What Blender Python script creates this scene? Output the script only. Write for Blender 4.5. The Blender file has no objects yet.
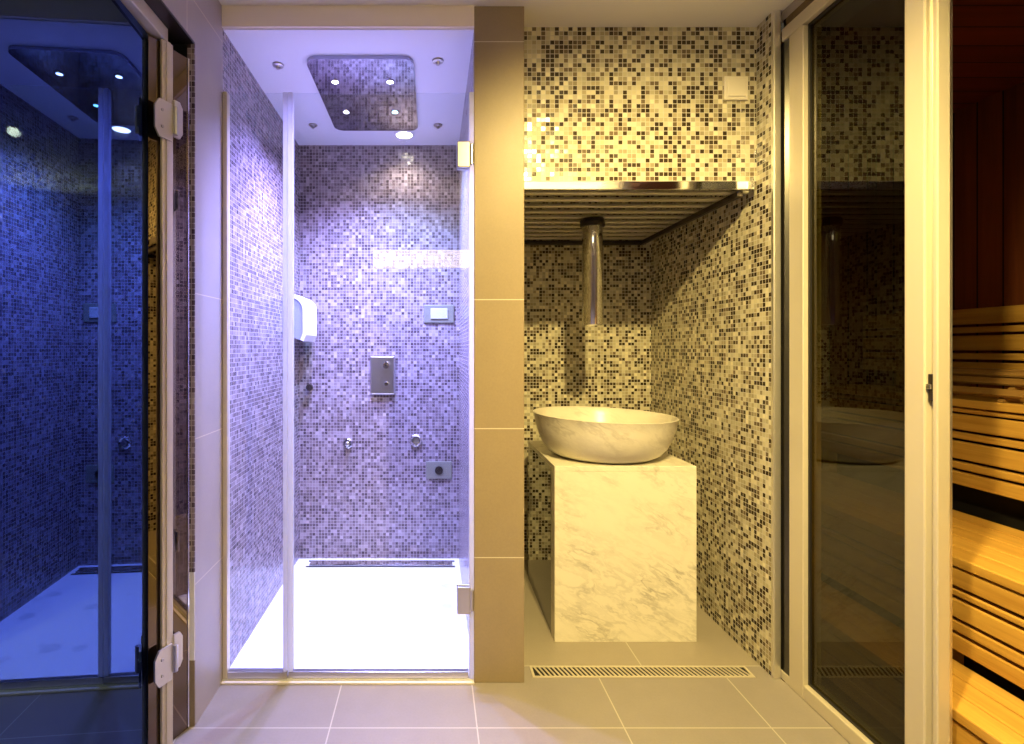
import bpy, bmesh, math, random
from mathutils import Vector, Matrix
random.seed(7)
C = bpy.context.scene.collection
PI = math.pi
F = 518.0; H = 1.128; CX = 432.0; CY = 348.0

# ------------------------------------------------------------------ scene / camera
sc = bpy.context.scene
sc.view_settings.view_transform = 'Standard'
sc.view_settings.look = 'None'
sc.view_settings.gamma = 1.0
sc.view_settings.use_curve_mapping = False
sc.view_settings.exposure = 0.0
cd = bpy.data.cameras.new('camera'); cam = bpy.data.objects.new('camera', cd); C.objects.link(cam)
cam.location = (0, 0, H); cam.rotation_euler = (PI/2, 0, 0)
cd.sensor_width = 36.0; cd.lens = F/1024*36
cd.shift_x = (512-CX)/1024; cd.shift_y = -(372-CY)/1024
cd.clip_start = 0.02
sc.camera = cam
w = bpy.data.worlds.new('world'); sc.world = w; w.use_nodes = True
w.node_tree.nodes['Background'].inputs[0].default_value = (1, .85, .6, 1)
w.node_tree.nodes['Background'].inputs[1].default_value = 0.05

# ------------------------------------------------------------------ materials
class NT:
    def __init__(s, name):
        s.m = bpy.data.materials.new(name); s.m.use_nodes = True
        s.t = s.m.node_tree; s.n = s.t.nodes; s.n.clear()
        s.out = s.n.new('ShaderNodeOutputMaterial')
    def put(s, sock, v):
        if v is None: return
        if isinstance(v, bpy.types.NodeSocket): s.t.links.new(v, sock)
        elif isinstance(v, (tuple, list)) and len(v) == 3 and sock.type == 'RGBA': sock.default_value = (*v, 1)
        else: sock.default_value = v
    def math(s, op, a, b=None, c=None):
        n = s.n.new('ShaderNodeMath'); n.operation = op
        for i, v in enumerate((a, b, c)): s.put(n.inputs[i], v)
        return n.outputs[0]
    def vmath(s, op, a, b=None, scale=None):
        n = s.n.new('ShaderNodeVectorMath'); n.operation = op
        s.put(n.inputs[0], a); s.put(n.inputs[1], b)
        if scale is not None: s.put(n.inputs['Scale'], scale)
        return n.outputs[0]
    def comb(s, x, y, z):
        n = s.n.new('ShaderNodeCombineXYZ')
        for i, v in enumerate((x, y, z)): s.put(n.inputs[i], v)
        return n.outputs[0]
    def sep(s, v):
        n = s.n.new('ShaderNodeSeparateXYZ'); s.put(n.inputs[0], v); return n.outputs
    def mix(s, f, a, b):
        n = s.n.new('ShaderNodeMix'); n.data_type = 'RGBA'
        s.put(n.inputs[0], f); s.put(n.inputs[6], a); s.put(n.inputs[7], b)
        return n.outputs[2]
    def ramp(s, f, stops, const=False):
        n = s.n.new('ShaderNodeValToRGB'); e = n.color_ramp.elements
        if const: n.color_ramp.interpolation = 'CONSTANT'
        while len(e) < len(stops): e.new(0.5)
        for el, (p, c) in zip(e, stops): el.position = p; el.color = (*c, 1)
        s.put(n.inputs[0], f); return n.outputs[0]
    def noise(s, vec, scale, detail=3, rough=.5, dist=0):
        n = s.n.new('ShaderNodeTexNoise'); s.put(n.inputs['Vector'], vec)
        n.inputs['Scale'].default_value = scale; n.inputs['Detail'].default_value = detail
        n.inputs['Roughness'].default_value = rough; n.inputs['Distortion'].default_value = dist
        return n.outputs[0]
    def white(s, vec):
        n = s.n.new('ShaderNodeTexWhiteNoise'); n.noise_dimensions = '3D'; s.put(n.inputs['Vector'], vec)
        return n.outputs
    def geo(s):
        g = s.n.new('ShaderNodeNewGeometry'); return g
    def objco(s):
        return s.n.new('ShaderNodeTexCoord').outputs['Object']
    def bump(s, h, strength=.2, dist=.002):
        n = s.n.new('ShaderNodeBump'); n.inputs['Strength'].default_value = strength
        n.inputs['Distance'].default_value = dist; s.put(n.inputs['Height'], h); return n.outputs[0]
    def pbsdf(s, color=(.8,.8,.8), rough=.5, metal=0, spec=.5, normal=None, emit=None, estr=0, trans=0, coat=0):
        n = s.n.new('ShaderNodeBsdfPrincipled')
        s.put(n.inputs['Base Color'], color); s.put(n.inputs['Roughness'], rough); s.put(n.inputs['Metallic'], metal)
        s.put(n.inputs['Specular IOR Level'], spec); s.put(n.inputs['Normal'], normal)
        s.put(n.inputs['Coat Weight'], coat)
        if emit is not None:
            s.put(n.inputs['Emission Color'], emit); n.inputs['Emission Strength'].default_value = estr
        s.t.links.new(n.outputs[0], s.out.inputs[0]); return n

def simple(name, color, rough=.5, metal=0, spec=.5, **k):
    t = NT(name); t.pbsdf(color, rough, metal, spec, **k); return t.m

def uv_faces(t):
    """u along the face, v up: chosen by which way the face looks"""
    g = t.geo(); P = t.sep(g.outputs['Position']); N = t.sep(g.outputs['True Normal'])
    ax = t.math('GREATER_THAN', t.math('ABSOLUTE', N[0]), .5)
    az = t.math('GREATER_THAN', t.math('ABSOLUTE', N[2]), .5)
    u = t.math('ADD', t.math('MULTIPLY', P[0], t.math('SUBTRACT', 1.0, ax)), t.math('MULTIPLY', P[1], ax))
    v = t.math('ADD', t.math('MULTIPLY', P[2], t.math('SUBTRACT', 1.0, az)), t.math('MULTIPLY', P[1], az))
    return g, u, v, ax

def mosaic_mat(name, stops, pitch=.0163, grout=(.58,.54,.46), jitter=.13, rough=.17):
    t = NT(name); g, u, v, ax = uv_faces(t)
    cu = t.math('DIVIDE', u, pitch); cv = t.math('DIVIDE', v, pitch)
    fu = t.math('FLOOR', cu); fv = t.math('FLOOR', cv)
    wn = t.white(t.comb(t.math('ADD', fu, .5), t.math('ADD', fv, .5), t.math('MULTIPLY', ax, 17.5)))
    # groups of tiles lean light or dark a little
    big = t.noise(t.comb(fu, fv, 3.0), .16, 2)
    val = t.math('ADD', wn[0], t.math('MULTIPLY', t.math('SUBTRACT', big, .5), .5))
    col = t.ramp(val, stops, True)
    w2 = t.white(t.comb(t.math('ADD', fv, .5), t.math('ADD', fu, .5), 4.2))
    hsv = t.n.new('ShaderNodeHueSaturation'); t.put(hsv.inputs['Color'], col)
    t.put(hsv.inputs['Value'], t.math('MULTIPLY_ADD', w2[0], .5, .75))
    eu = t.math('ABSOLUTE', t.math('SUBTRACT', t.math('FRACT', cu), .5))
    ev = t.math('ABSOLUTE', t.math('SUBTRACT', t.math('FRACT', cv), .5))
    gm = t.math('GREATER_THAN', t.math('MAXIMUM', eu, ev), .435)
    base = t.mix(gm, hsv.outputs[0], grout)
    jit = t.vmath('SUBTRACT', w2[1], (.5,.5,.5))
    nrm = t.vmath('NORMALIZE', t.vmath('ADD', g.outputs['Normal'], t.vmath('SCALE', jit, scale=jitter)))
    t.pbsdf(base, t.math('MULTIPLY_ADD', gm, .6, rough), 0, .5, nrm)
    return t.m

def tile_mat(name, color, pu, ou, pv, ov, grout, gw=.003, rough=.35, spec=.4, skip=None):
    t = NT(name); g, u, v, ax = uv_faces(t)
    n1 = t.noise(g.outputs['Position'], 9, 5, .6); n2 = t.noise(g.outputs['Position'], 140, 2, .6)
    def edge(c, p, o):
        f = t.math('FRACT', t.math('DIVIDE', t.math('SUBTRACT', c, o), p))
        e = t.math('MINIMUM', f, t.math('SUBTRACT', 1.0, f))
        return t.math('LESS_THAN', t.math('MULTIPLY', e, p), gw/2)
    ev = edge(v, pv, ov)
    if skip: ev = t.math('MULTIPLY', ev, t.math('GREATER_THAN', t.math('ABSOLUTE', t.math('SUBTRACT', v, skip)), .05))
    gm = t.math('MAXIMUM', edge(u, pu, ou), ev)
    k = t.math('ADD', t.math('MULTIPLY', n1, .30), t.math('MULTIPLY', n2, .30))
    body = t.mix(k, tuple(c*.80 for c in color), tuple(min(1, c*1.34) for c in color))
    base = t.mix(gm, body, grout)
    t.pbsdf(base, t.math('MULTIPLY_ADD', n2, .2, rough), 0, spec, t.bump(n2, .12, .001))
    return t.m

def marble_mat(name, base=(.76,.71,.59), vein=(.27,.24,.19), scale=1.25, rough=.25, amount=1.0):
    t = NT(name); P = t.geo().outputs['Position']; x, y, z = t.sep(P)
    # veins run down to the right: long along the drift, tight across it
    al = t.math('SUBTRACT', t.math('MULTIPLY', t.math('ADD', x, t.math('MULTIPLY', y, .6)), .86), t.math('MULTIPLY', z, .5))
    ac = t.math('ADD', t.math('MULTIPLY', x, .5), t.math('MULTIPLY', z, .86))
    Q0 = t.comb(t.math('MULTIPLY', al, 4.0*scale), t.math('MULTIPLY', ac, 10.0*scale), t.math('MULTIPLY', y, 4.0*scale))
    wn = t.noise(Q0, .8, 4, .6)
    Q = t.vmath('ADD', Q0, t.vmath('SCALE', t.comb(wn, wn, wn), scale=1.6))
    def veins(sc_, wid, det, seed):
        a = t.math('ABSOLUTE', t.math('SUBTRACT', t.noise(t.vmath('ADD', Q, (seed, seed*.7, 0)), sc_, det, .6, .3), .5))
        return t.math('SUBTRACT', 1.0, t.math('MINIMUM', t.math('DIVIDE', a, wid), 1.0))
    cloud = t.noise(Q0, .55, 3, .55)
    m1 = t.math('MULTIPLY', veins(.55, .030, 6, 0), t.math('MAXIMUM', t.math('MULTIPLY_ADD', cloud, 4.0, -1.7), 0.0))
    m2 = t.math('MULTIPLY', veins(1.6, .07, 5, 5.3), t.math('MAXIMUM', t.math('MULTIPLY_ADD', cloud, 2.4, -.85), 0.0))
    msk = t.math('MINIMUM', t.math('MULTIPLY', t.math('ADD', t.math('MULTIPLY', m1, .55), t.math('MULTIPLY', m2, .36)), amount), 1.0)
    tone = t.mix(t.math('MULTIPLY', cloud, .5), base, tuple(c*.86 for c in base))
    t.pbsdf(t.mix(msk, tone, vein), rough, 0, .5)
    return t.m

def wood_mat(name, light, dark, axis='Y', rough=.45, scale=1.0):
    t = NT(name); P = t.geo().outputs['Position']
    st = {'Y': (38, 1.6, 38), 'Z': (34, 34, 1.6), 'X': (1.6, 38, 38)}[axis]
    Q = t.vmath('MULTIPLY', P, tuple(x*scale for x in st))
    n = t.noise(Q, 1.0, 5, .6, .5); n2 = t.noise(Q, 4.0, 3, .6)
    k = t.math('ADD', t.math('MULTIPLY', n, .75), t.math('MULTIPLY', n2, .25))
    t.pbsdf(t.ramp(k, [(.3, dark), (.62, light)]), rough, 0, .35, t.bump(n2, .08, .001))
    return t.m

def plank_wall_mat(name, light, dark, pitch=.09, vertical=True, rough=.5):
    t = NT(name); g, u, v, ax = uv_faces(t)
    a, b = (u, v) if vertical else (v, u)
    ca = t.math('DIVIDE', a, pitch); fa = t.math('FLOOR', ca)
    e = t.math('ABSOLUTE', t.math('SUBTRACT', t.math('FRACT', ca), .5))
    gap = t.math('GREATER_THAN', e, .465)
    wn = t.white(t.comb(fa, .5, .5))[0]
    n = t.noise(t.comb(t.math('MULTIPLY', a, 40), t.math('MULTIPLY', b, 1.8), t.math('MULTIPLY', wn, 30)), 1, 5, .6, .5)
    k = t.math('ADD', t.math('MULTIPLY', n, .8), t.math('MULTIPLY', wn, .25))
    c = t.ramp(k, [(.3, dark), (.75, light)])
    t.pbsdf(t.mix(gap, c, tuple(x*.2 for x in dark)), rough, 0, .35)
    return t.m

def glass_mat(name, tint=(.93,.97,.97), refl=1.0, ior=1.5, gcol=(1,1,1)):
    """thin pane: clear straight-through plus mirror reflection by Fresnel"""
    t = NT(name)
    tr = t.n.new('ShaderNodeBsdfTransparent'); t.put(tr.inputs[0], tint)
    gl = t.n.new('ShaderNodeBsdfGlossy'); t.put(gl.inputs['Color'], gcol); gl.inputs['Roughness'].default_value = .002
    fr = t.n.new('ShaderNodeFresnel'); fr.inputs['IOR'].default_value = ior
    g = t.geo()
    # same reflectance from both sides of the sheet
    dot = t.n.new('ShaderNodeVectorMath'); dot.operation = 'DOT_PRODUCT'
    t.put(dot.inputs[0], g.outputs['Incoming']); t.put(dot.inputs[1], g.outputs['Normal'])
    c = t.math('ABSOLUTE', dot.outputs['Value'])
    r0 = ((ior-1)/(ior+1))**2
    f = t.math('MULTIPLY_ADD', t.math('POWER', t.math('SUBTRACT', 1.0, c), 5.0), 1-r0, r0)
    f = t.math('MINIMUM', t.math('MULTIPLY', f, refl), 1.0)
    t.n.remove(fr)
    mx = t.n.new('ShaderNodeMixShader'); t.put(mx.inputs[0], f)
    t.t.links.new(tr.outputs[0], mx.inputs[1]); t.t.links.new(gl.outputs[0], mx.inputs[2])
    t.t.links.new(mx.outputs[0], t.out.inputs[0])
    return t.m

def emis(name, col, s):
    t = NT(name); e = t.n.new('ShaderNodeEmission'); t.put(e.inputs[0], col); e.inputs[1].default_value = s
    t.t.links.new(e.outputs[0], t.out.inputs[0]); return t.m

MOS = [(0, (.045,.030,.014)), (.24, (.15,.11,.065)), (.36, (.36,.31,.20)), (.54, (.52,.475,.33)), (.78, (.64,.59,.43))]
M = {}
M['mosaic'] = mosaic_mat('glass_mosaic', MOS)
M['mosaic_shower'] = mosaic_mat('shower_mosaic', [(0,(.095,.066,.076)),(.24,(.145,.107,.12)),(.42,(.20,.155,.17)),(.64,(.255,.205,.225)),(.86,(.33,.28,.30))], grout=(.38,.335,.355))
TILE = (.40,.36,.345)
M['tile'] = tile_mat('wall_tile', TILE, .4345, 1.495, .4345, -.0125, (.60,.54,.44), skip=1.726)
M['tile_pillar'] = tile_mat('pillar_tile', (.29,.225,.140), 20, -7, .4345, -.0125, (.62,.56,.45), skip=1.726)
M['floor_tile'] = tile_mat('floor_tile', (.275,.245,.225), .437, -.303, .30, 1.538, (.46,.42,.36), .004, .3)
M['niche_tile'] = tile_mat('niche_floor_tile', (.31,.27,.215), .437, .743, 20, -7, (.46,.42,.35), .004, .3)
M['plaster'] = simple('ceiling_paint', (.85,.83,.78), .7)
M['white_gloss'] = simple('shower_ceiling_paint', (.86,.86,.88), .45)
M['cream'] = simple('header_paint', (.88,.80,.66), .5)
M['grout'] = simple('pale_sealant', (.66,.61,.53), .6)
M['marble'] = marble_mat('veined_marble')
M['marble_basin'] = marble_mat('basin_marble', (.74,.69,.59), (.36,.31,.26), 1.0, .28, 1.0)
M['chrome'] = simple('chrome', (.85,.84,.82), .08, 1)
M['chrome_warm'] = simple('satin_chrome', (.92,.88,.76), .3, .8)
M['steel'] = simple('brushed_steel', (.62,.60,.57), .28, 1)
M['satin'] = simple('satin_aluminium', (.80,.77,.70), .32, .85)
M['alu'] = simple('champagne_aluminium', (.64,.58,.46), .38, .3)
def seal():
    t = NT('translucent_seal'); tl = t.n.new('ShaderNodeBsdfTranslucent'); t.put(tl.inputs[0], (.90,.90,.93))
    df = t.n.new('ShaderNodeBsdfPrincipled'); t.put(df.inputs['Base Color'], (.84,.84,.86)); df.inputs['Roughness'].default_value = .3
    mx = t.n.new('ShaderNodeMixShader'); mx.inputs[0].default_value = .35
    t.t.links.new(tl.outputs[0], mx.inputs[1]); t.t.links.new(df.outputs[0], mx.inputs[2]); t.t.links.new(mx.outputs[0], t.out.inputs[0])
    return t.m
M['profile'] = seal()
M['shaded_body'] = simple('shaded_white_plastic', (.30,.34,.42), .35)  # white plastic with the blue shade of its near side put into the colour
M['plate_grey'] = simple('grey_beige_plastic', (.20,.20,.16), .4)
M['rocker_grey'] = simple('pale_plastic', (.45,.47,.44), .3)
M['mirror_steel'] = simple('polished_steel', (.42,.42,.52), .05, 1)
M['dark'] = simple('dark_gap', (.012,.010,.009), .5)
M['dark_metal'] = simple('dark_metal', (.05,.04,.035), .3, .6)
M['white_plastic'] = simple('white_plastic', (.86,.87,.88), .3)
M['cream_plastic'] = simple('cream_plastic', (.84,.78,.66), .4)
M['black_glass'] = simple('black_polished_glass', (.012,.010,.009), .03, 0, .9)
M['glass'] = glass_mat('clear_glass', (.95,.97,.98))
M['sauna_glass'] = glass_mat('bronze_glass', (.40,.385,.20), 1.0)
M['wood'] = wood_mat('bench_wood', (.66,.39,.085), (.44,.225,.040), 'Y')
M['wood_x'] = wood_mat('headrest_wood', (.34,.19,.055), (.20,.10,.03), 'Y')
M['sauna_wall'] = plank_wall_mat('sauna_panelling', (.26,.075,.022), (.13,.032,.010), .095)
M['sauna_ceil'] = plank_wall_mat('sauna_ceiling_boards', (.20,.040,.015), (.11,.022,.009), .10, False)
M['led'] = emis('led_lens', (.80,.82,1.0), 30)
M['led_cyan'] = emis('led_lens_cyan', (.35,.95,1.0), 25)
M['lamp'] = emis('downlight_lens', (1.0,.90,.72), 25)
M['globe'] = emis('added_sconce_bulb', (1.0,.74,.34), 12)
M['strip_lamp'] = emis('wall_lamp_diffuser', (1.0,.80,.46), 7.0)

def dark_mirror():
    t = NT('smoked_mirror_glass')
    gl = t.n.new('ShaderNodeBsdfGlossy'); t.put(gl.inputs['Color'], (.048,.078,.175)); gl.inputs['Roughness'].default_value = .004
    t.t.links.new(gl.outputs[0], t.out.inputs[0]); return t.m
M['smoked'] = dark_mirror()
def bronze_mirror():
    t = NT('bronze_mirror_glass')
    gl = t.n.new('ShaderNodeBsdfGlossy'); t.put(gl.inputs['Color'], (.22,.165,.11)); gl.inputs['Roughness'].default_value = .01
    t.t.links.new(gl.outputs[0], t.out.inputs[0]); return t.m
M['bronze_mirror'] = bronze_mirror()

def pebble():
    t = NT('white_marble_floor'); P = t.geo().outputs['Position']
    v = t.n.new('ShaderNodeTexVoronoi'); v.inputs['Scale'].default_value = 7.5; t.put(v.inputs['Vector'], P)
    d = v.outputs['Distance']; n = t.noise(P, 26, 4, .65)
    spot = t.math('LESS_THAN', t.math('ADD', d, t.math('MULTIPLY', n, .45)), .47)
    sel = t.math('GREATER_THAN', t.sep(v.outputs['Color'])[0], .45)
    k = t.math('MULTIPLY', t.math('MULTIPLY', spot, sel), t.math('MULTIPLY', n, .85))
    t.pbsdf(t.mix(k, (.86,.87,.88), (.42,.45,.48)), .3, 0, .4); return t.m
M['pebble'] = pebble()

# ------------------------------------------------------------------ mesh helpers
def add_box(bm, x0, x1, y0, y1, z0, z1, bev=0, seg=2, mi=0):
    vs = [bm.verts.new(p) for p in ((x0,y0,z0),(x1,y0,z0),(x1,y1,z0),(x0,y1,z0),(x0,y0,z1),(x1,y0,z1),(x1,y1,z1),(x0,y1,z1))]
    fs = [bm.faces.new([vs[i] for i in q]) for q in ((3,2,1,0),(4,5,6,7),(0,1,5,4),(1,2,6,5),(2,3,7,6),(3,0,4,7))]
    for f in fs: f.material_index = mi
    if bev:
        es = list({e for f in fs for e in f.edges})
        bmesh.ops.bevel(bm, geom=es, offset=bev, segments=seg, affect='EDGES', profile=.5, clamp_overlap=True)
    return bm
def box(*a, **k):
    return add_box(bmesh.new(), *a, **k)
def add_prism(bm, pts, axis, a0, a1):
    """extrude a 2D outline along an axis"""
    def p(q, a):
        return {'X': (a, q[0], q[1]), 'Y': (q[0], a, q[1]), 'Z': (q[0], q[1], a)}[axis]
    lo = [bm.verts.new(p(q, a0)) for q in pts]; hi = [bm.verts.new(p(q, a1)) for q in pts]
    n = len(pts); bm.faces.new(lo[::-1]); bm.faces.new(hi)
    for i in range(n): bm.faces.new((lo[i], lo[(i+1) % n], hi[(i+1) % n], hi[i]))
    bmesh.ops.recalc_face_normals(bm, faces=bm.faces)
    return bm
def add_lathe(bm, prof, center, axis='Z', seg=32, sx=1, sy=1, rot=0, zfun=None):
    rings = []
    for r, h in prof:
        if r < 1e-6: rings.append([(0, 0, h)])
        else: rings.append([(r*math.cos(2*PI*i/seg), r*math.sin(2*PI*i/seg), h) for i in range(seg)])
    def tr(p):
        x, y, z = p
        if zfun: z = z + zfun(x, y, z)
        x, y = x*sx, y*sy
        x, y = x*math.cos(rot)-y*math.sin(rot), x*math.sin(rot)+y*math.cos(rot)
        if axis == 'Z': q = (x, y, z)
        elif axis == '-Y': q = (x, -z, y)
        elif axis == 'X': q = (z, x, y)
        elif axis == '-X': q = (-z, -x, y)
        return (q[0]+center[0], q[1]+center[1], q[2]+center[2])
    R = [[bm.verts.new(tr(p)) for p in r] for r in rings]
    for a, b in zip(R, R[1:]):
        if len(a) == 1 and len(b) == 1: continue
        for i in range(seg):
            j = (i+1) % seg
            if len(a) == 1: bm.faces.new((a[0], b[j], b[i]))
            elif len(b) == 1: bm.faces.new((a[i], a[j], b[0]))
            else: bm.faces.new((a[i], a[j], b[j], b[i]))
    bmesh.ops.recalc_face_normals(bm, faces=bm.faces)
    return bm
def lathe(*a, **k): return add_lathe(bmesh.new(), *a, **k)

def obj(name, bm, mat, parent=None, smooth=False, origin=None):
    me = bpy.data.meshes.new(name); bm.normal_update(); bm.to_mesh(me); bm.free()
    for m in (mat if isinstance(mat, (list, tuple)) else [mat]): me.materials.append(M[m])
    o = bpy.data.objects.new(name, me); C.objects.link(o)
    if smooth:
        for p in me.polygons: p.use_smooth = True
        try: me.set_sharp_from_angle(angle=math.radians(40))
        except Exception: pass
    off = Vector((0,0,0))
    if parent is not None:
        o.parent = parent; q = parent
        while q is not None: off += q.location; q = q.parent
    if origin: 
        o.location = Vector(origin) - off
        me.transform(Matrix.Translation(-Vector(origin)))
    else:
        me.transform(Matrix.Translation(-off))
    return o
def tag(o, label, cat, group=None):
    o['label'] = label; o['category'] = cat
    if group: o['group'] = group
    return o
def thing(name, loc, label, cat, group=None):
    o = bpy.data.objects.new(name, None); C.objects.link(o); o.location = loc
    o.empty_display_size = .05
    return tag(o, label, cat, group)
def struct(name, bm, mat, parent=None, smooth=False):
    o = obj(name, bm, mat, parent, smooth)
    if parent is None: o['kind'] = 'structure'
    return o

# ------------------------------------------------------------------ the setting
SX0, SX1, FY, BY = -.707, .142, 1.75, 2.756        # shower cubicle
PX1, NX1 = .311, 1.165                              # pillar right edge, niche right wall
CZ, SCZ = 2.28, 2.205
b = bmesh.new(); add_box(b, -.98, 1.19, -1.6, FY, -.10, 0); add_box(b, PX1, 1.19, FY, 1.84, -.10, 0); add_box(b, 1.19, 1.259, .40, FY, -.10, 0)
struct('floor', b, 'floor_tile')
struct('floor_niche', box(PX1, NX1, 1.84, BY, -.10, .0005), 'niche_tile')
struct('floor_shower', box(SX0, SX1, FY, BY, -.10, .010), 'pebble')
struct('wall_back', box(-.80, 1.22, BY, BY+.10, -.1, 2.40), 'mosaic')
o = struct('wall_back_shower', box(SX0, SX1, BY-.004, BY, .010, SCZ), 'mosaic_shower')
struct('wall_left', box(-.80, SX0, FY, BY, -.1, CZ), 'mosaic_shower')
b = bmesh.new(); add_box(b, SX1, PX1-.02, FY+.03, BY, -.1, CZ, mi=0); add_box(b, PX1-.02, PX1, FY+.03, BY, -.1, CZ, mi=1)
struct('wall_middle', b, ['mosaic_shower', 'mosaic'])
struct('trim_pillar', box(SX1, PX1, FY-.005, FY+.03, 0, CZ, bev=.002), 'tile_pillar')
struct('wall_right', box(NX1, 1.20, 1.78, BY, -.1, CZ), 'mosaic')
struct('trim_corner', box(NX1-.001, 1.19, 1.765, 1.78, 0, CZ, bev=.003), 'satin')
struct('wall_upper_niche', box(PX1, NX1, 1.86, 1.90, 1.722, CZ), 'mosaic')
b = bmesh.new(); add_box(b, -.98, 1.22, -1.6, 1.86, CZ, CZ+.1)
struct('ceiling', b, 'plaster')
struct('ceiling_niche', box(PX1, 1.20, 1.86, BY, CZ, CZ+.1), 'plaster')
struct('ceiling_shower', box(SX0, SX1, FY+.003, BY, SCZ, CZ), 'white_gloss')
struct('trim_header', box(SX0, SX1, FY-.008, FY+.0028, SCZ+.004, CZ), 'cream')
# left: tiled jamb beside the shower and tiled wall above the smoked door
struct('wall_left_jamb', box(-.729, SX0, 1.547, FY, 0, CZ), 'tile')
b = bmesh.new()
add_box(b, -.731, -.7285, 1.5445, 1.552, 0, .20); add_box(b, -.729, -.7075, 1.5435, 1.547, .001, .197)
struct('trim_edge_tile', b, 'tile_pillar')
struct('trim_edge_floor_reflection', box(-.729, -.7075, 1.5435, 1.547, .197, .46), 'white_gloss')  # plain white painted in as the reflection of the shower floor
struct('trim_edge_wall_reflection', box(-.729, -.7075, 1.5435, 1.547, .46, 2.035), 'mosaic_shower')  # mosaic colour stands in for the reflected shower wall
struct('wall_left_upper', box(-.90, SX0, -1.6, 1.547, 2.04, CZ), 'tile')
struct('trim_soffit', box(-.895, -.709, .50, 1.5465, 2.034, 2.04), 'dark_metal')
struct('wall_left_room', box(-.98, -.80, -1.6, .50, -.1, 2.04), 'tile')
struct('wall_behind_door', box(-.98, -.90, .50, 1.75, -.1, 2.04), 'dark')
struct('wall_recess_end', box(-.90, -.80, 1.75, 1.80, 0, CZ), 'dark')
struct('wall_room_end', box(-.98, 1.40, -1.7, -1.6, -.1, CZ+.1), 'tile')
struct('wall_right_room', box(1.20, 1.32, -1.6, .40, -.1, CZ), 'tile')
struct('wall_right_upper', box(1.20, 1.32, .40, 1.78, 2.245, CZ), 'tile')

# sauna shell
SW, SB, SF, SCEIL = 2.20, 2.60, .25, 2.12
struct('floor_sauna', box(1.26, SW, SF, SB, -.1, .0), 'wood')
struct('wall_sauna_side', box(SW, SW+.08, SF, SB+.08, -.1, SCEIL+.1), 'sauna_wall')
struct('wall_sauna_back', box(1.225, SW, SB, SB+.08, -.1, SCEIL+.1), 'sauna_wall')
struct('wall_sauna_niche', box(1.20, 1.225, 1.79, SB+.08, -.1, SCEIL+.1), 'sauna_wall')
struct('wall_sauna_near', box(1.32, SW, SF-.08, SF, -.1, SCEIL+.1), 'sauna_wall')
struct('ceiling_sauna', box(1.26, SW, SF, SB, SCEIL, SCEIL+.1), 'sauna_ceil')

# ------------------------------------------------------------------ shower enclosure
GY = 1.760
struct('trim_threshold', box(SX0, SX1, 1.733, 1.744, 0, .008, bev=.002), 'grout')
t = thing('shower_screen', (-.595, GY, .01), 'narrow clear fixed glass screen at left of shower entrance, in pale wall channel', 'shower screen')
obj('glass_pane', box(-.692, -.4885, GY-.004, GY+.004, .034, 1.993), 'glass', t)
obj('wall_channel', box(-.7065, -.691, GY-.014, GY+.014, .012, 1.993, bev=.002), 'alu', t)
obj('bottom_rail', box(-.691, -.4885, GY-.012, GY+.012, .011, .034, bev=.002), 'steel', t)
obj('edge_profile', box(-.504, -.4885, GY-.011, GY+.011, .034, 1.993, bev=.003), 'profile', t)
t = thing('shower_door', (-.17, GY, .01), 'tall clear glass shower door hinged at right on the tiled pillar', 'shower door')
obj('glass_pane', box(-.4865, .126, GY-.004, GY+.004, .034, 1.993), 'glass', t)
obj('edge_profile', box(-.4865, -.471, GY-.011, GY+.011, .034, 1.993, bev=.003), 'profile', t)
obj('bottom_seal', box(-.4865, .124, GY-.010, GY+.010, .011, .0338, bev=.002), 'steel', t)
obj('wall_seal', box(.126, .1415, GY-.012, GY+.012, .012, 1.993, bev=.002), 'profile', t)
for z0, z1 in ((.229, .322), (1.736, 1.826)):
    b = bmesh.new()
    add_box(b, .084, .130, GY-.016, GY-.0045, z0, z1, bev=.004); add_box(b, .084, .130, GY+.0045, GY+.016, z0, z1, bev=.004)
    h = obj('hinge', b, 'steel', t); h['label'] = 'square metal glass hinge'
    b = bmesh.new(); add_lathe(b, [(0,z0+.012),(.009,z0+.012),(.009,z1-.012),(0,z1-.012)], (.134, GY-.008, 0), seg=16)
    obj('pivot', b, 'steel', h, True)

# ------------------------------------------------------------------ smoked door at the left
def rotz_box(px, py, ang, l0, l1, t0, t1, z0, z1, bev=0):
    """box along a wall direction: l along (sin,cos), t across to the room"""
    bm = box(t0, t1, l0, l1, z0, z1, bev=bev)
    bm.transform(Matrix.Translation((px, py, 0)) @ Matrix.Rotation(-ang, 4, 'Z'))
    return bm
HX, HY = -.775, 1.414
A1, A2 = math.radians(-2.7), math.radians(23)
t = thing('smoked_glass_door', (HX, HY, 0), 'dark smoked mirror-like glass door on the left, reflecting the blue shower', 'glass door')
obj('glass_pane', rotz_box(HX, HY, A1, -.92, -.001, -.008, 0, .012, 1.985), 'smoked', t)
obj('bottom_seal', rotz_box(HX, HY, A1, -.92, -.001, -.008, .001, .004, .0115), 'dark_metal', t)
t2 = thing('mirrored_side_panel', (HX, HY, 0), 'narrow bronze mirrored panel with pale hinge post between smoked door and tiled jamb', 'glass panel')
obj('mirror_panel', rotz_box(HX, HY, A2, .001, .134, -.008, 0, .002, 1.985), 'bronze_mirror', t2)
obj('edge_strip', rotz_box(HX, HY, A2, .130, .134, .0002, .003, .002, 1.985), 'chrome', t2)
PO = .034, .071
b = rotz_box(HX, HY, A2, PO[0], PO[1], .002, .012, 0, 1.99, bev=.003)
bb = rotz_box(HX, HY, A2, PO[0]+.012, PO[1]-.010, .011, .015, 0, 1.99, bev=.002)
me = bpy.data.meshes.new('tmp'); bb.to_mesh(me); b.from_mesh(me); bb.free(); bpy.data.meshes.remove(me)
obj('post', b, 'alu', t2)
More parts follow.
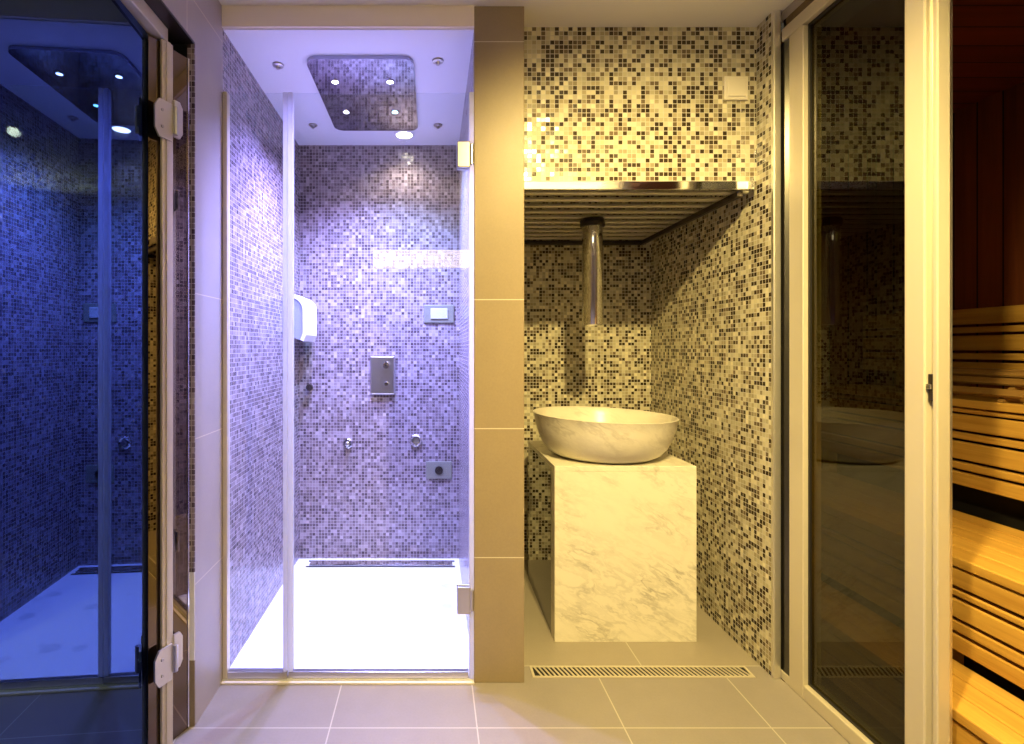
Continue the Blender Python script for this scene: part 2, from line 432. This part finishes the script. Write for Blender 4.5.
def clip_plate(bm, l0, l1, z0, z1, t0, t1, c):
    pts = [(l0, z0+c), (l0+c*.6, z0), (l1, z0), (l1, z1), (l0+c*.6, z1), (l0, z1-c)] if l1 > l0 else [(l0, z0+c), (l0-abs(c)*.6, z0), (l1, z0), (l1, z1), (l0-c*.6, z1), (l0, z1-c)]
    add_prism(bm, [(l, z) for l, z in pts], 'X', t0, t1)
for z0, z1 in ((.195, .295), (1.71, 1.815)):
    R = Matrix.Translation((HX, HY, 0)) @ Matrix.Rotation(-A2, 4, 'Z')
    b = bmesh.new(); clip_plate(b, .004, .060, z0, z1, .0165, .0225, .022); b.transform(R)
    h = obj('hinge', b, 'satin', t2); h['label'] = 'pale bright metal hinge with clipped corners'
    b = bmesh.new(); clip_plate(b, .098, .070, z0+.018, z1+.018, .012, .018, .016)
    b.transform(R); obj('hinge_leaf', b, 'satin', h)
    b = bmesh.new()
    add_lathe(b, [(0, z0+.02),(.007, z0+.02),(.007, z1-.006),(0, z1-.006)], (.026, .066, 0), seg=16); b.transform(R)
    obj('knuckle', b, 'steel', h, True)
    for q in (.28, .72):
        b = bmesh.new()
        add_lathe(b, [(0,.0226),(.0045,.0226),(.004,.025),(0,.025)], (0, .026, z0+(z1-z0)*q), axis='X', seg=12)
        b.transform(R); obj('screw', b, 'steel', h, True)
obj('top_rail', box(-.79, -.748, .52, 1.47, 1.992, 2.033, bev=.003), 'alu', t2)

# ------------------------------------------------------------------ shower fittings
def rrect(x0, x1, y0, y1, r, n=6):
    pts = []
    for cx, cy, a in ((x1-r, y1-r, 0), (x0+r, y1-r, 90), (x0+r, y0+r, 180), (x1-r, y0+r, 270)):
        for i in range(n+1):
            q = math.radians(a+90*i/n); pts.append((cx+r*math.cos(q), cy+r*math.sin(q)))
    return pts
t = thing('ceiling_shower_head', (-.268, 2.22, SCZ), 'large rounded polished rain shower plate with four lights in the shower ceiling', 'shower head')
obj('plate', add_prism(bmesh.new(), rrect(-.470, -.068, 1.905, 2.535, .045), 'Z', SCZ-.014, SCZ-.0005), 'mirror_steel', t)
LEDS = [(-.386, 2.064, 'led', (.36,.33,1.0)), (-.167, 2.064, 'led', (.40,.37,1.0)), (-.386, 2.327, 'led', (.43,.37,1.0)), (-.166, 2.327, 'led_cyan', (.32,.50,1.0))]
for x, y, m, c in LEDS:
    l = obj('light', lathe([(0,SCZ-.0175),(.010,SCZ-.0175),(.012,SCZ-.0145),(0,SCZ-.0145)], (x, y, 0), seg=20), m, t, True)
    l['label'] = 'glowing blue-white light' if m == 'led' else 'glowing cyan light'
    obj('bezel', lathe([(.0125,SCZ-.0145),(.0125,SCZ-.018),(.0165,SCZ-.0172),(.0170,SCZ-.0145)], (x, y, 0), seg=20), 'chrome', l, True)
t = thing('ceiling_downlight', (-.139, 2.60, SCZ), 'round warm white downlight in the shower ceiling behind the rain plate', 'downlight')
obj('lens', lathe([(0,SCZ-.010),(.036,SCZ-.010),(.040,SCZ-.004),(0,SCZ-.004)], (-.139, 2.60, 0)), 'lamp', t, True)
obj('rim', lathe([(.040,SCZ-.0005),(.040,SCZ-.010),(.050,SCZ-.006),(.052,SCZ-.0005)], (-.139, 2.60, 0)), 'white_plastic', t, True)
for x, y, lab in ((-.585, 1.969, 'small metal nozzle in shower ceiling, front one left of the rain plate'), (.022, 1.94, 'small metal nozzle in shower ceiling, front one right of the rain plate'),
             (-.574, 2.50, 'small metal nozzle in shower ceiling, rear one left of the rain plate'), (.029, 2.50, 'small metal nozzle in shower ceiling, rear one right of the rain plate')):
    t = thing('ceiling_nozzle', (x, y, SCZ), lab, 'nozzle', 'small nozzles around the rain plate')
    obj('flange', lathe([(0,SCZ-.0005),(.022,SCZ-.0005),(.020,SCZ-.006),(.012,SCZ-.008),(0,SCZ-.008)], (x, y, 0), seg=20), 'steel', t, True)
    obj('tip', lathe([(0,SCZ-.0082),(.009,SCZ-.0082),(.006,SCZ-.018),(0,SCZ-.019)], (x, y, 0), seg=16), 'steel', t, True)

# dispenser on the left wall (side profile in x-z, extruded along y)
t = thing('wall_dispenser', (-.66, 2.565, 1.17), 'white rounded plastic dispenser on the left shower wall', 'dispenser')
def prof(off, x0=-.7065):
    xf, zt, zb, r = -.612+off, 1.366+off, 1.166-off*.4, .060
    pts = [(x0, zb+.030), (xf-.012, zb)]
    pts += [(xf, zb+.03)]
    for i in range(9):
        a = math.radians(90*i/8); pts.append((xf-r+r*math.cos(a), zt-r+r*math.sin(a)))
    pts += [(x0, zt)]
    return pts
obj('body', add_prism(bmesh.new(), prof(0), 'Y', 2.452, 2.678), 'shaded_body', t)
# cover: outer shell band around the front and top
outer, inner = prof(.016, -.690), prof(0, -.690)
b = bmesh.new()
o_ = outer[1:]; i_ = inner[1:]
ring = [(p[0]+.0, p[1]) for p in o_] + [(p[0]+.0008, p[1]+.0008) for p in i_[::-1]]
add_prism(b, ring, 'Y', 2.448, 2.682)
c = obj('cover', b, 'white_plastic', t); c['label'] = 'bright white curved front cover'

BW = BY-.0030
t = thing('shower_control', (-.261, BW, .98), 'grey steel shower control plate with two knobs on the shower back wall', 'shower control')
obj('plate', box(-.325, -.197, BW-.026, BW-.0005, .883, 1.085, bev=.006), 'steel', t)
k = obj('knob', lathe([(0,.0262),(.020,.0262),(.020,.040),(.017,.046),(0,.046)], (-.240, BW, 1.037), axis='-Y', seg=24), 'chrome', t, True)
obj('lever', box(-.2425, -.2375, BW-.052, BW-.0465, 1.032, 1.062, bev=.001), 'dark_metal', k)
obj('knob', lathe([(0,.0262),(.012,.0262),(.012,.036),(.010,.040),(0,.040)], (-.240, BW, .940), axis='-Y', seg=20), 'chrome', t, True)
t = thing('wall_switch', (.037, BW, 1.308), 'white rectangular rocker switch in a pale frame on the shower back wall', 'switch')
obj('frame', box(-.043, .117, BW-.010, BW-.0005, 1.260, 1.357, bev=.004), 'plate_grey', t)
obj('rocker', box(-.008, .084, BW-.016, BW-.0102, 1.281, 1.337, bev=.004), 'rocker_grey', t)
t = thing('outlet_plate', (.037, BW, .48), 'pale rectangular plate with a dark round hole, low on the shower back wall', 'wall plate')
obj('plate', box(-.032, .106, BW-.009, BW-.0005, .434, .527, bev=.004), 'plate_grey', t)
obj('socket', lathe([(.012,.0092),(.022,.0092),(.022,.013),(.012,.013),(.011,.0095),(0,.0095)], (.037, BW, .480), axis='-Y', seg=24), 'dark_metal', t, True)
t = thing('body_jet', (-.447, BW, .622), 'small round chrome wall jet on shower back wall, left of the two', 'wall jet', 'chrome wall jets')
obj('rose', lathe([(0,.0005),(.027,.0005),(.027,.006),(.020,.012),(0,.012)], (-.447, BW, .622), axis='-Y', seg=28), 'chrome', t, True)
obj('nozzle', lathe([(0,.0122),(.014,.0122),(.013,.030),(.008,.034),(0,.034)], (-.447, BW, .622), axis='-Y', seg=20), 'steel', t, True)
t = thing('body_jet', (-.085, BW, .638), 'small round chrome wall jet on shower back wall, the right one above the pale plate', 'wall jet', 'chrome wall jets')
obj('rose', lathe([(.020,.0005),(.033,.0005),(.033,.010),(.028,.014),(.020,.010)], (-.085, BW, .638), axis='-Y', seg=28), 'chrome', t, True)
obj('nozzle', lathe([(0,.0005),(.019,.0005),(.016,.016),(0,.018)], (-.085, BW, .638), axis='-Y', seg=20), 'steel', t, True)
t = thing('robe_hook', (-.650, BW, .922), 'small dark knob hook on shower back wall below the dispenser', 'hook')
obj('rose', lathe([(0,.0005),(.014,.0005),(.013,.008),(.006,.012),(.006,.030),(0,.030)], (-.642, BW, .922), axis='-Y', seg=20), 'chrome', t, True)
obj('knob', lathe([(0,.0305),(.014,.0305),(.019,.040),(.016,.050),(0,.053)], (-.642, BW, .922), axis='-Y', seg=20), 'dark_metal', t, True)
t = thing('shower_drain', (-.26, 2.68, .01), 'long chrome linear drain along the back of the white shower floor', 'drain')
obj('cover', box(-.630, .105, 2.655, 2.705, .0105, .020, bev=.003), 'chrome', t)
b = bmesh.new(); add_box(b, -.645, .118, 2.640, 2.653, .0105, .013); add_box(b, -.645, .118, 2.707, 2.720, .0105, .013)
obj('slot', b, 'dark', t)

# ------------------------------------------------------------------ niche: grille, spout, switch, basin, cabinet, drain
t = thing('slatted_grille', (.74, 2.3, 1.70), 'slatted chrome ceiling grille below the upper mosaic panel over the basin', 'grille')
obj('front_bar', box(PX1+.001, 1.149, 1.842, 1.8595, 1.692, 1.722, bev=.002), 'chrome', t)
obj('side_rail', box(1.098, 1.118, 1.862, 2.745, 1.672, 1.692, bev=.002), 'dark_metal', t)
obj('back_rail', box(PX1+.001, 1.097, 2.715, 2.745, 1.672, 1.692, bev=.002), 'dark_metal', t)
for i in range(10):
    y = 1.888 + i*.0875
    obj('slat', box(PX1+.002, 1.155, y, y+.030, 1.6925, 1.704, bev=.002), 'chrome_warm', t)
t = thing('ceiling_spout', (.70, 2.26, 1.69), 'polished chrome pipe spout hanging from the grille above the basin', 'spout')
obj('pipe', lathe([(.036,1.24),(.036,1.232),(.040,1.228),(.043,1.232),(.043,1.655),(.036,1.655),(.036,1.24)], (.70, 2.26, 0), seg=40), 'chrome', t, True)
obj('collar', lathe([(0,1.656),(.050,1.656),(.053,1.662),(.053,1.684),(.048,1.690),(0,1.690)], (.70, 2.26, 0), seg=40), 'dark_metal', t, True)
t = thing('wall_switch', (1.088, 1.86, 2.058), 'square cream wall switch on the upper mosaic above the slatted grille', 'switch')
obj('frame', box(1.045, 1.131, 1.850, 1.8595, 2.015, 2.101, bev=.004), 'cream_plastic', t)
obj('rocker', box(1.056, 1.120, 1.846, 1.8498, 2.026, 2.090, bev=.002), 'cream_plastic', t)

CX0, CX1, CY0, CY1, CTZ = .470, 1.014, 1.985, 2.535, .675
t = thing('washstand', ((CX0+CX1)/2, 2.26, 0), 'white veined marble block washstand with a dark polished side, under the round basin', 'washstand')
obj('top', box(CX0, CX1, CY0, CY1, CTZ-.02, CTZ, bev=.0015), 'marble', t)
obj('front_panel', box(CX0, CX1, CY0, CY0+.06, .0008, CTZ-.0205, bev=.001), 'marble', t)
obj('body', box(CX0+.008, CX1-.004, CY0+.0605, CY1-.004, .0008, CTZ-.0205), 'marble', t)
s = obj('side_panel', box(CX0+.001, CX0+.0078, CY0+.0605, CY1-.002, .0008, CTZ-.0205), 'black_glass', t)
s['label'] = 'dark mirror-polished side panel'

# basin
BX, BYc, R0 = .727, 2.20, .290
RZ = .848
def tiltz(x, y, z):
    k = max(0, min(1, (z-.68)/(RZ-.68)))
    return -.007*(x/R0)*k
prof_o = [(0,.6755),(.18,.6755),(.205,.680),(.232,.694),(.258,.722),(.277,.760),(.290,.802),(.298,RZ-.006),(.301,RZ-.001),(.300,RZ),(.292,RZ),(.288,RZ-.005),(.276,.812),(.262,.775),(.240,.738),(.195,.714),(.10,.704),(.028,.701),(.026,.698),(0,.698)]
t = thing('vessel_basin', (BX, BYc, CTZ), 'round pale marble vessel basin on top of the marble washstand', 'basin')
obj('bowl', lathe(prof_o, (BX, BYc, 0), seg=72, sx=.975, sy=.95, zfun=tiltz), 'marble_basin', t, True)
obj('waste', lathe([(0,.7015),(.024,.7015),(.024,.704),(.018,.706),(0,.706)], (BX, BYc, 0), seg=24), 'chrome', t, True)

# floor drain with slanting slots
t = thing('floor_drain', (.725, 1.80, 0), 'long metal floor drain with slanted slots in front of the washstand', 'drain')
DX0, DX1, DY0, DY1 = .345, 1.105, 1.770, 1.832
obj('channel', box(DX0+.006, DX1-.006, DY0+.006, DY1-.006, .0006, .0016), 'dark', t)
b = bmesh.new()
for a in ((DX0, DX1, DY0, DY0+.006), (DX0, DX1, DY1-.006, DY1), (DX0, DX0+.008, DY0+.006, DY1-.006), (DX1-.008, DX1, DY0+.006, DY1-.006)):
    add_box(b, *a, .0006, .0045)
obj('frame', b, 'alu', t)
b = bmesh.new(); n = 46
for i in range(n):
    x = DX0+.012 + i*(DX1-DX0-.045)/(n-1)
    add_prism(b, [(x, DY1-.006), (x+.0062, DY1-.006), (x+.0242, DY0+.006), (x+.018, DY0+.006)], 'Z', .0018, .0042)
obj('grate', b, 'alu', t)

# ------------------------------------------------------------------ sauna front
SXF = 1.190
t = thing('sauna_glass_front', (1.215, 1.5, 0), 'tall bronze tinted sauna window in a pale metal frame, right of the niche', 'sauna front')
obj('glass_pane', box(1.213, 1.221, 1.297, 1.660, .050, 2.166), 'sauna_glass', t)
s = obj('side_pane', box(1.1945, 1.1995, 1.7275, 1.7795, .030, 2.166), 'black_glass', t); s['label'] = 'narrow dark side pane'
obj('frame_post', box(SXF, 1.250, 1.662, 1.727, 0, 2.167, bev=.003), 'alu', t)
b = bmesh.new(); add_box(b, SXF, 1.250, 1.2965, 1.6615, 0, .048, bev=.004); add_box(b, 1.192, 1.1998, 1.7275, 1.7795, 0, .0295, bev=.002)
obj('bottom_rail', b, 'alu', t)
obj('top_rail', box(SXF, 1.250, 1.2965, 1.764, 2.168, 2.212, bev=.003), 'alu', t)
obj('upper_strip', box(1.198, 1.240, .41, 1.764, 2.213, 2.244), 'bronze_mirror', t)
b = bmesh.new()
for z0, z1, y0, y1 in ((.0485, .056, 1.297, 1.661), (2.158, 2.1665, 1.297, 1.661)):
    add_box(b, 1.206, 1.2125, y0, y1, z0, z1)
add_box(b, 1.206, 1.2125, 1.653, 1.661, .056, 2.158)
obj('gasket', b, 'dark', t)
t = thing('sauna_door_frame', (1.21, 1.24, 0), 'pale metal sauna door post with a small latch beside the open doorway', 'door frame')
obj('fixed_post', box(SXF-.010, 1.240, 1.241, 1.2955, 0, 2.21, bev=.004), 'alu', t)
obj('groove', box(SXF+.008, 1.232, 1.2265, 1.2405, 0, 2.21), 'satin', t)
obj('door_stop', box(SXF-.006, 1.215, 1.2130, 1.2262, 0, 2.21, bev=.003), 'alu', t)
lz = H + (CY-387)*1.22/F
l = obj('latch', box(SXF-.004, SXF+.0095, 1.2275, 1.2395, lz-.035, lz+.030, bev=.002), 'dark_metal', t)
obj('catch', box(SXF-.010, SXF-.0045, 1.2285, 1.2385, lz-.006, lz+.006, bev=.001), 'chrome', l)

# sauna benches
def board(parent, name, x0, x1, z0, z1, y0=.50, y1=2.58, m='wood'):
    return obj(name, box(x0, x1, y0, y1, z0, z1, bev=.004), m, parent)
XB, XA = 1.45, 1.87
G = 'sauna bench tiers'
t = thing('sauna_bench', (2.03, 1.5, 0), 'topmost wooden sauna bench with slatted front against the far side wall', 'bench', G)
for i in range(4): board(t, 'seat_board', XA-.01+i*.080, XA-.01+i*.080+.074, .920, .948)
for z1, z0 in ((.915,.900),(.893,.838),(.829,.806),(.796,.734),(.724,.698),(.688,.642)): board(t, 'front_slat', XA, XA+.024, z0, z1)
for y in (.6, 1.5, 2.5): obj('support', box(XA+.03, XA+.07, y-.02, y+.02, .0005, .918), 'wood', t)
t = thing('sauna_bench', (1.66, 1.5, 0), 'middle wooden sauna bench with slatted front, one step below the top bench', 'bench', G)
for i in range(5): board(t, 'seat_board', XB-.006+i*.0842, XB-.006+i*.0842+.0802, .524, .552)
for z1, z0 in ((.519,.468),(.458,.441),(.431,.381),(.371,.343),(.333,.290)): board(t, 'front_slat', XB, XB+.024, z0, z1)
for y in (.6, 1.5, 2.5): obj('support', box(XB+.03, XB+.07, y-.02, y+.02, .0005, .522), 'wood', t)
t = thing('sauna_bench', (1.36, 1.5, 0), 'lowest wooden sauna bench step just inside the sauna doorway', 'bench', G)
for i in range(3): board(t, 'seat_board', 1.27+i*.0690, 1.27+i*.0690+.065, .222, .250)
for z1, z0 in ((.216,.150),(.140,.060)): board(t, 'front_slat', 1.276, 1.296, z0, z1)
for y in (.6, 1.5, 2.5): obj('support', box(1.40, 1.44, y-.02, y+.02, .0005, .220), 'wood', t)
# black boards behind the slats, added as painted shade for the bench gaps
struct('trim_bench_shade_1', box(XA+.0745, XA+.09, SF+.05, SB-.02, .0005, .918), 'dark')
struct('trim_bench_shade_2', box(XB+.0745, XB+.09, SF+.05, SB-.02, .0005, .522), 'dark')
t = thing('sauna_slat_panel', (2.17, 1.5, 1.0), 'slatted wooden back panel on the sauna side wall above the top bench', 'back panel')
for z1, z0 in ((1.285,1.222),(1.212,1.188),(1.178,1.118),(1.108,1.082),(1.072,1.020)): board(t, 'slat', 2.145, 2.168, z0, z1)
for y in (.7, 1.5, 2.4): obj('batten', box(2.1685, 2.1995, y-.02, y+.02, .9485, 1.30), 'wood', t)
t = thing('sauna_headrest', (2.0, 2.06, .949), 'curved slatted wooden headrest lying on the top sauna bench', 'headrest')
def hz(i): return .953+.085*math.sin(math.radians(12+i*26))
for i in range(6):
    x = 1.885+i*.038; z = hz(i)+.004
    bm_ = box(-.0155, .0155, 1.64, 2.08, 0, .012, bev=.003)
    sl = math.atan2(.085*math.cos(math.radians(12+i*26))*math.radians(26), .038)
    bm_.transform(Matrix.Translation((x, 0, z)) @ Matrix.Rotation(-sl*.9, 4, 'Y'))
    obj('slat', bm_, 'wood_x', t)
for y in (1.70, 2.00):
    top = [(1.885+i*.038, hz(i)) for i in range(6)]
    pts = [(1.875, .9495), (2.09, .9495)] + top[::-1]
    b = bmesh.new(); add_prism(b, pts, 'Y', y, y+.018); obj('support', b, 'wood_x', t)

# ------------------------------------------------------------------ lamps of the place, and an added uplighter
t = thing('wall_lamp', (-.1, -1.6, 2.0), 'long warm white wall lamp at the end of the room', 'lamp')
obj('housing', box(-.59, .42, -1.598, -1.56, 1.90, 2.10, bev=.004), 'white_plastic', t)
obj('diffuser', box(-.575, .405, -1.5595, -1.54, 1.915, 2.085, bev=.004), 'strip_lamp', t)

def spot(name, loc, target, col, power, angle, blend=.3, size=.03):
    d = bpy.data.lights.new(name, 'SPOT'); d.color = col; d.energy = power
    d.spot_size = math.radians(angle); d.spot_blend = blend; d.shadow_soft_size = size
    o = bpy.data.objects.new(name, d); C.objects.link(o); o.location = loc
    o.rotation_euler = (Vector(target)-Vector(loc)).to_track_quat('-Z', 'Y').to_euler()
    return o
WARM = (1.0, .75, .27)
spot('niche_spot', (.51, .68, 2.26), (.78, 1.9, .70), WARM, 205, 104, .85, .025)
spot('room_spot', (.40, .2, 2.26), (.95, 1.55, .0), WARM, 270, 76, .9, .05)
for i, (x, y, m, c) in enumerate(LEDS):
    spot('shower_spot', (x, y, SCZ-.03), (x, y, 0), c, 160, 124, 1.0, .02)
spot('shower_downlight', (-.139, 2.60, SCZ-.02), (-.139, 2.55, 0), (1, .85, .7), 10, 140, .6, .03)
spot('sauna_spot', (1.44, 1.10, 2.08), (1.47, 1.25, .2), (1.0, .66, .16), 25, 62, .9, .05)
# made-up uplighter behind the viewpoint, added to brighten the ceiling and header
t = thing('added_wall_sconce', (1.2, -.30, 1.8), 'added fill light shaped as a pale bowl uplighter on the right-hand room wall behind the viewpoint', 'lamp')
obj('back_plate', box(1.188, 1.1995, -.35, -.25, 1.76, 1.90, bev=.003), 'alu', t)
b = bmesh.new()
add_lathe(b, [(0,1.78),(.05,1.79),(.085,1.83),(.095,1.90),(.090,1.90),(.080,1.835),(.048,1.797),(0,1.788)], (1.09, -.30, 0), seg=40)
obj('bowl', b, 'white_plastic', t, True)
obj('bulb', lathe([(0,1.800),(.018,1.806),(.022,1.825),(.014,1.845),(0,1.850)], (1.09, -.30, 0), seg=20), 'globe', t, True)
spot('uplight_fill', (1.09, -.30, 1.862), (.75, .2, 2.29), WARM, 170, 150, .6, .03)  # unseen fill, added for warm bounce off the ceiling
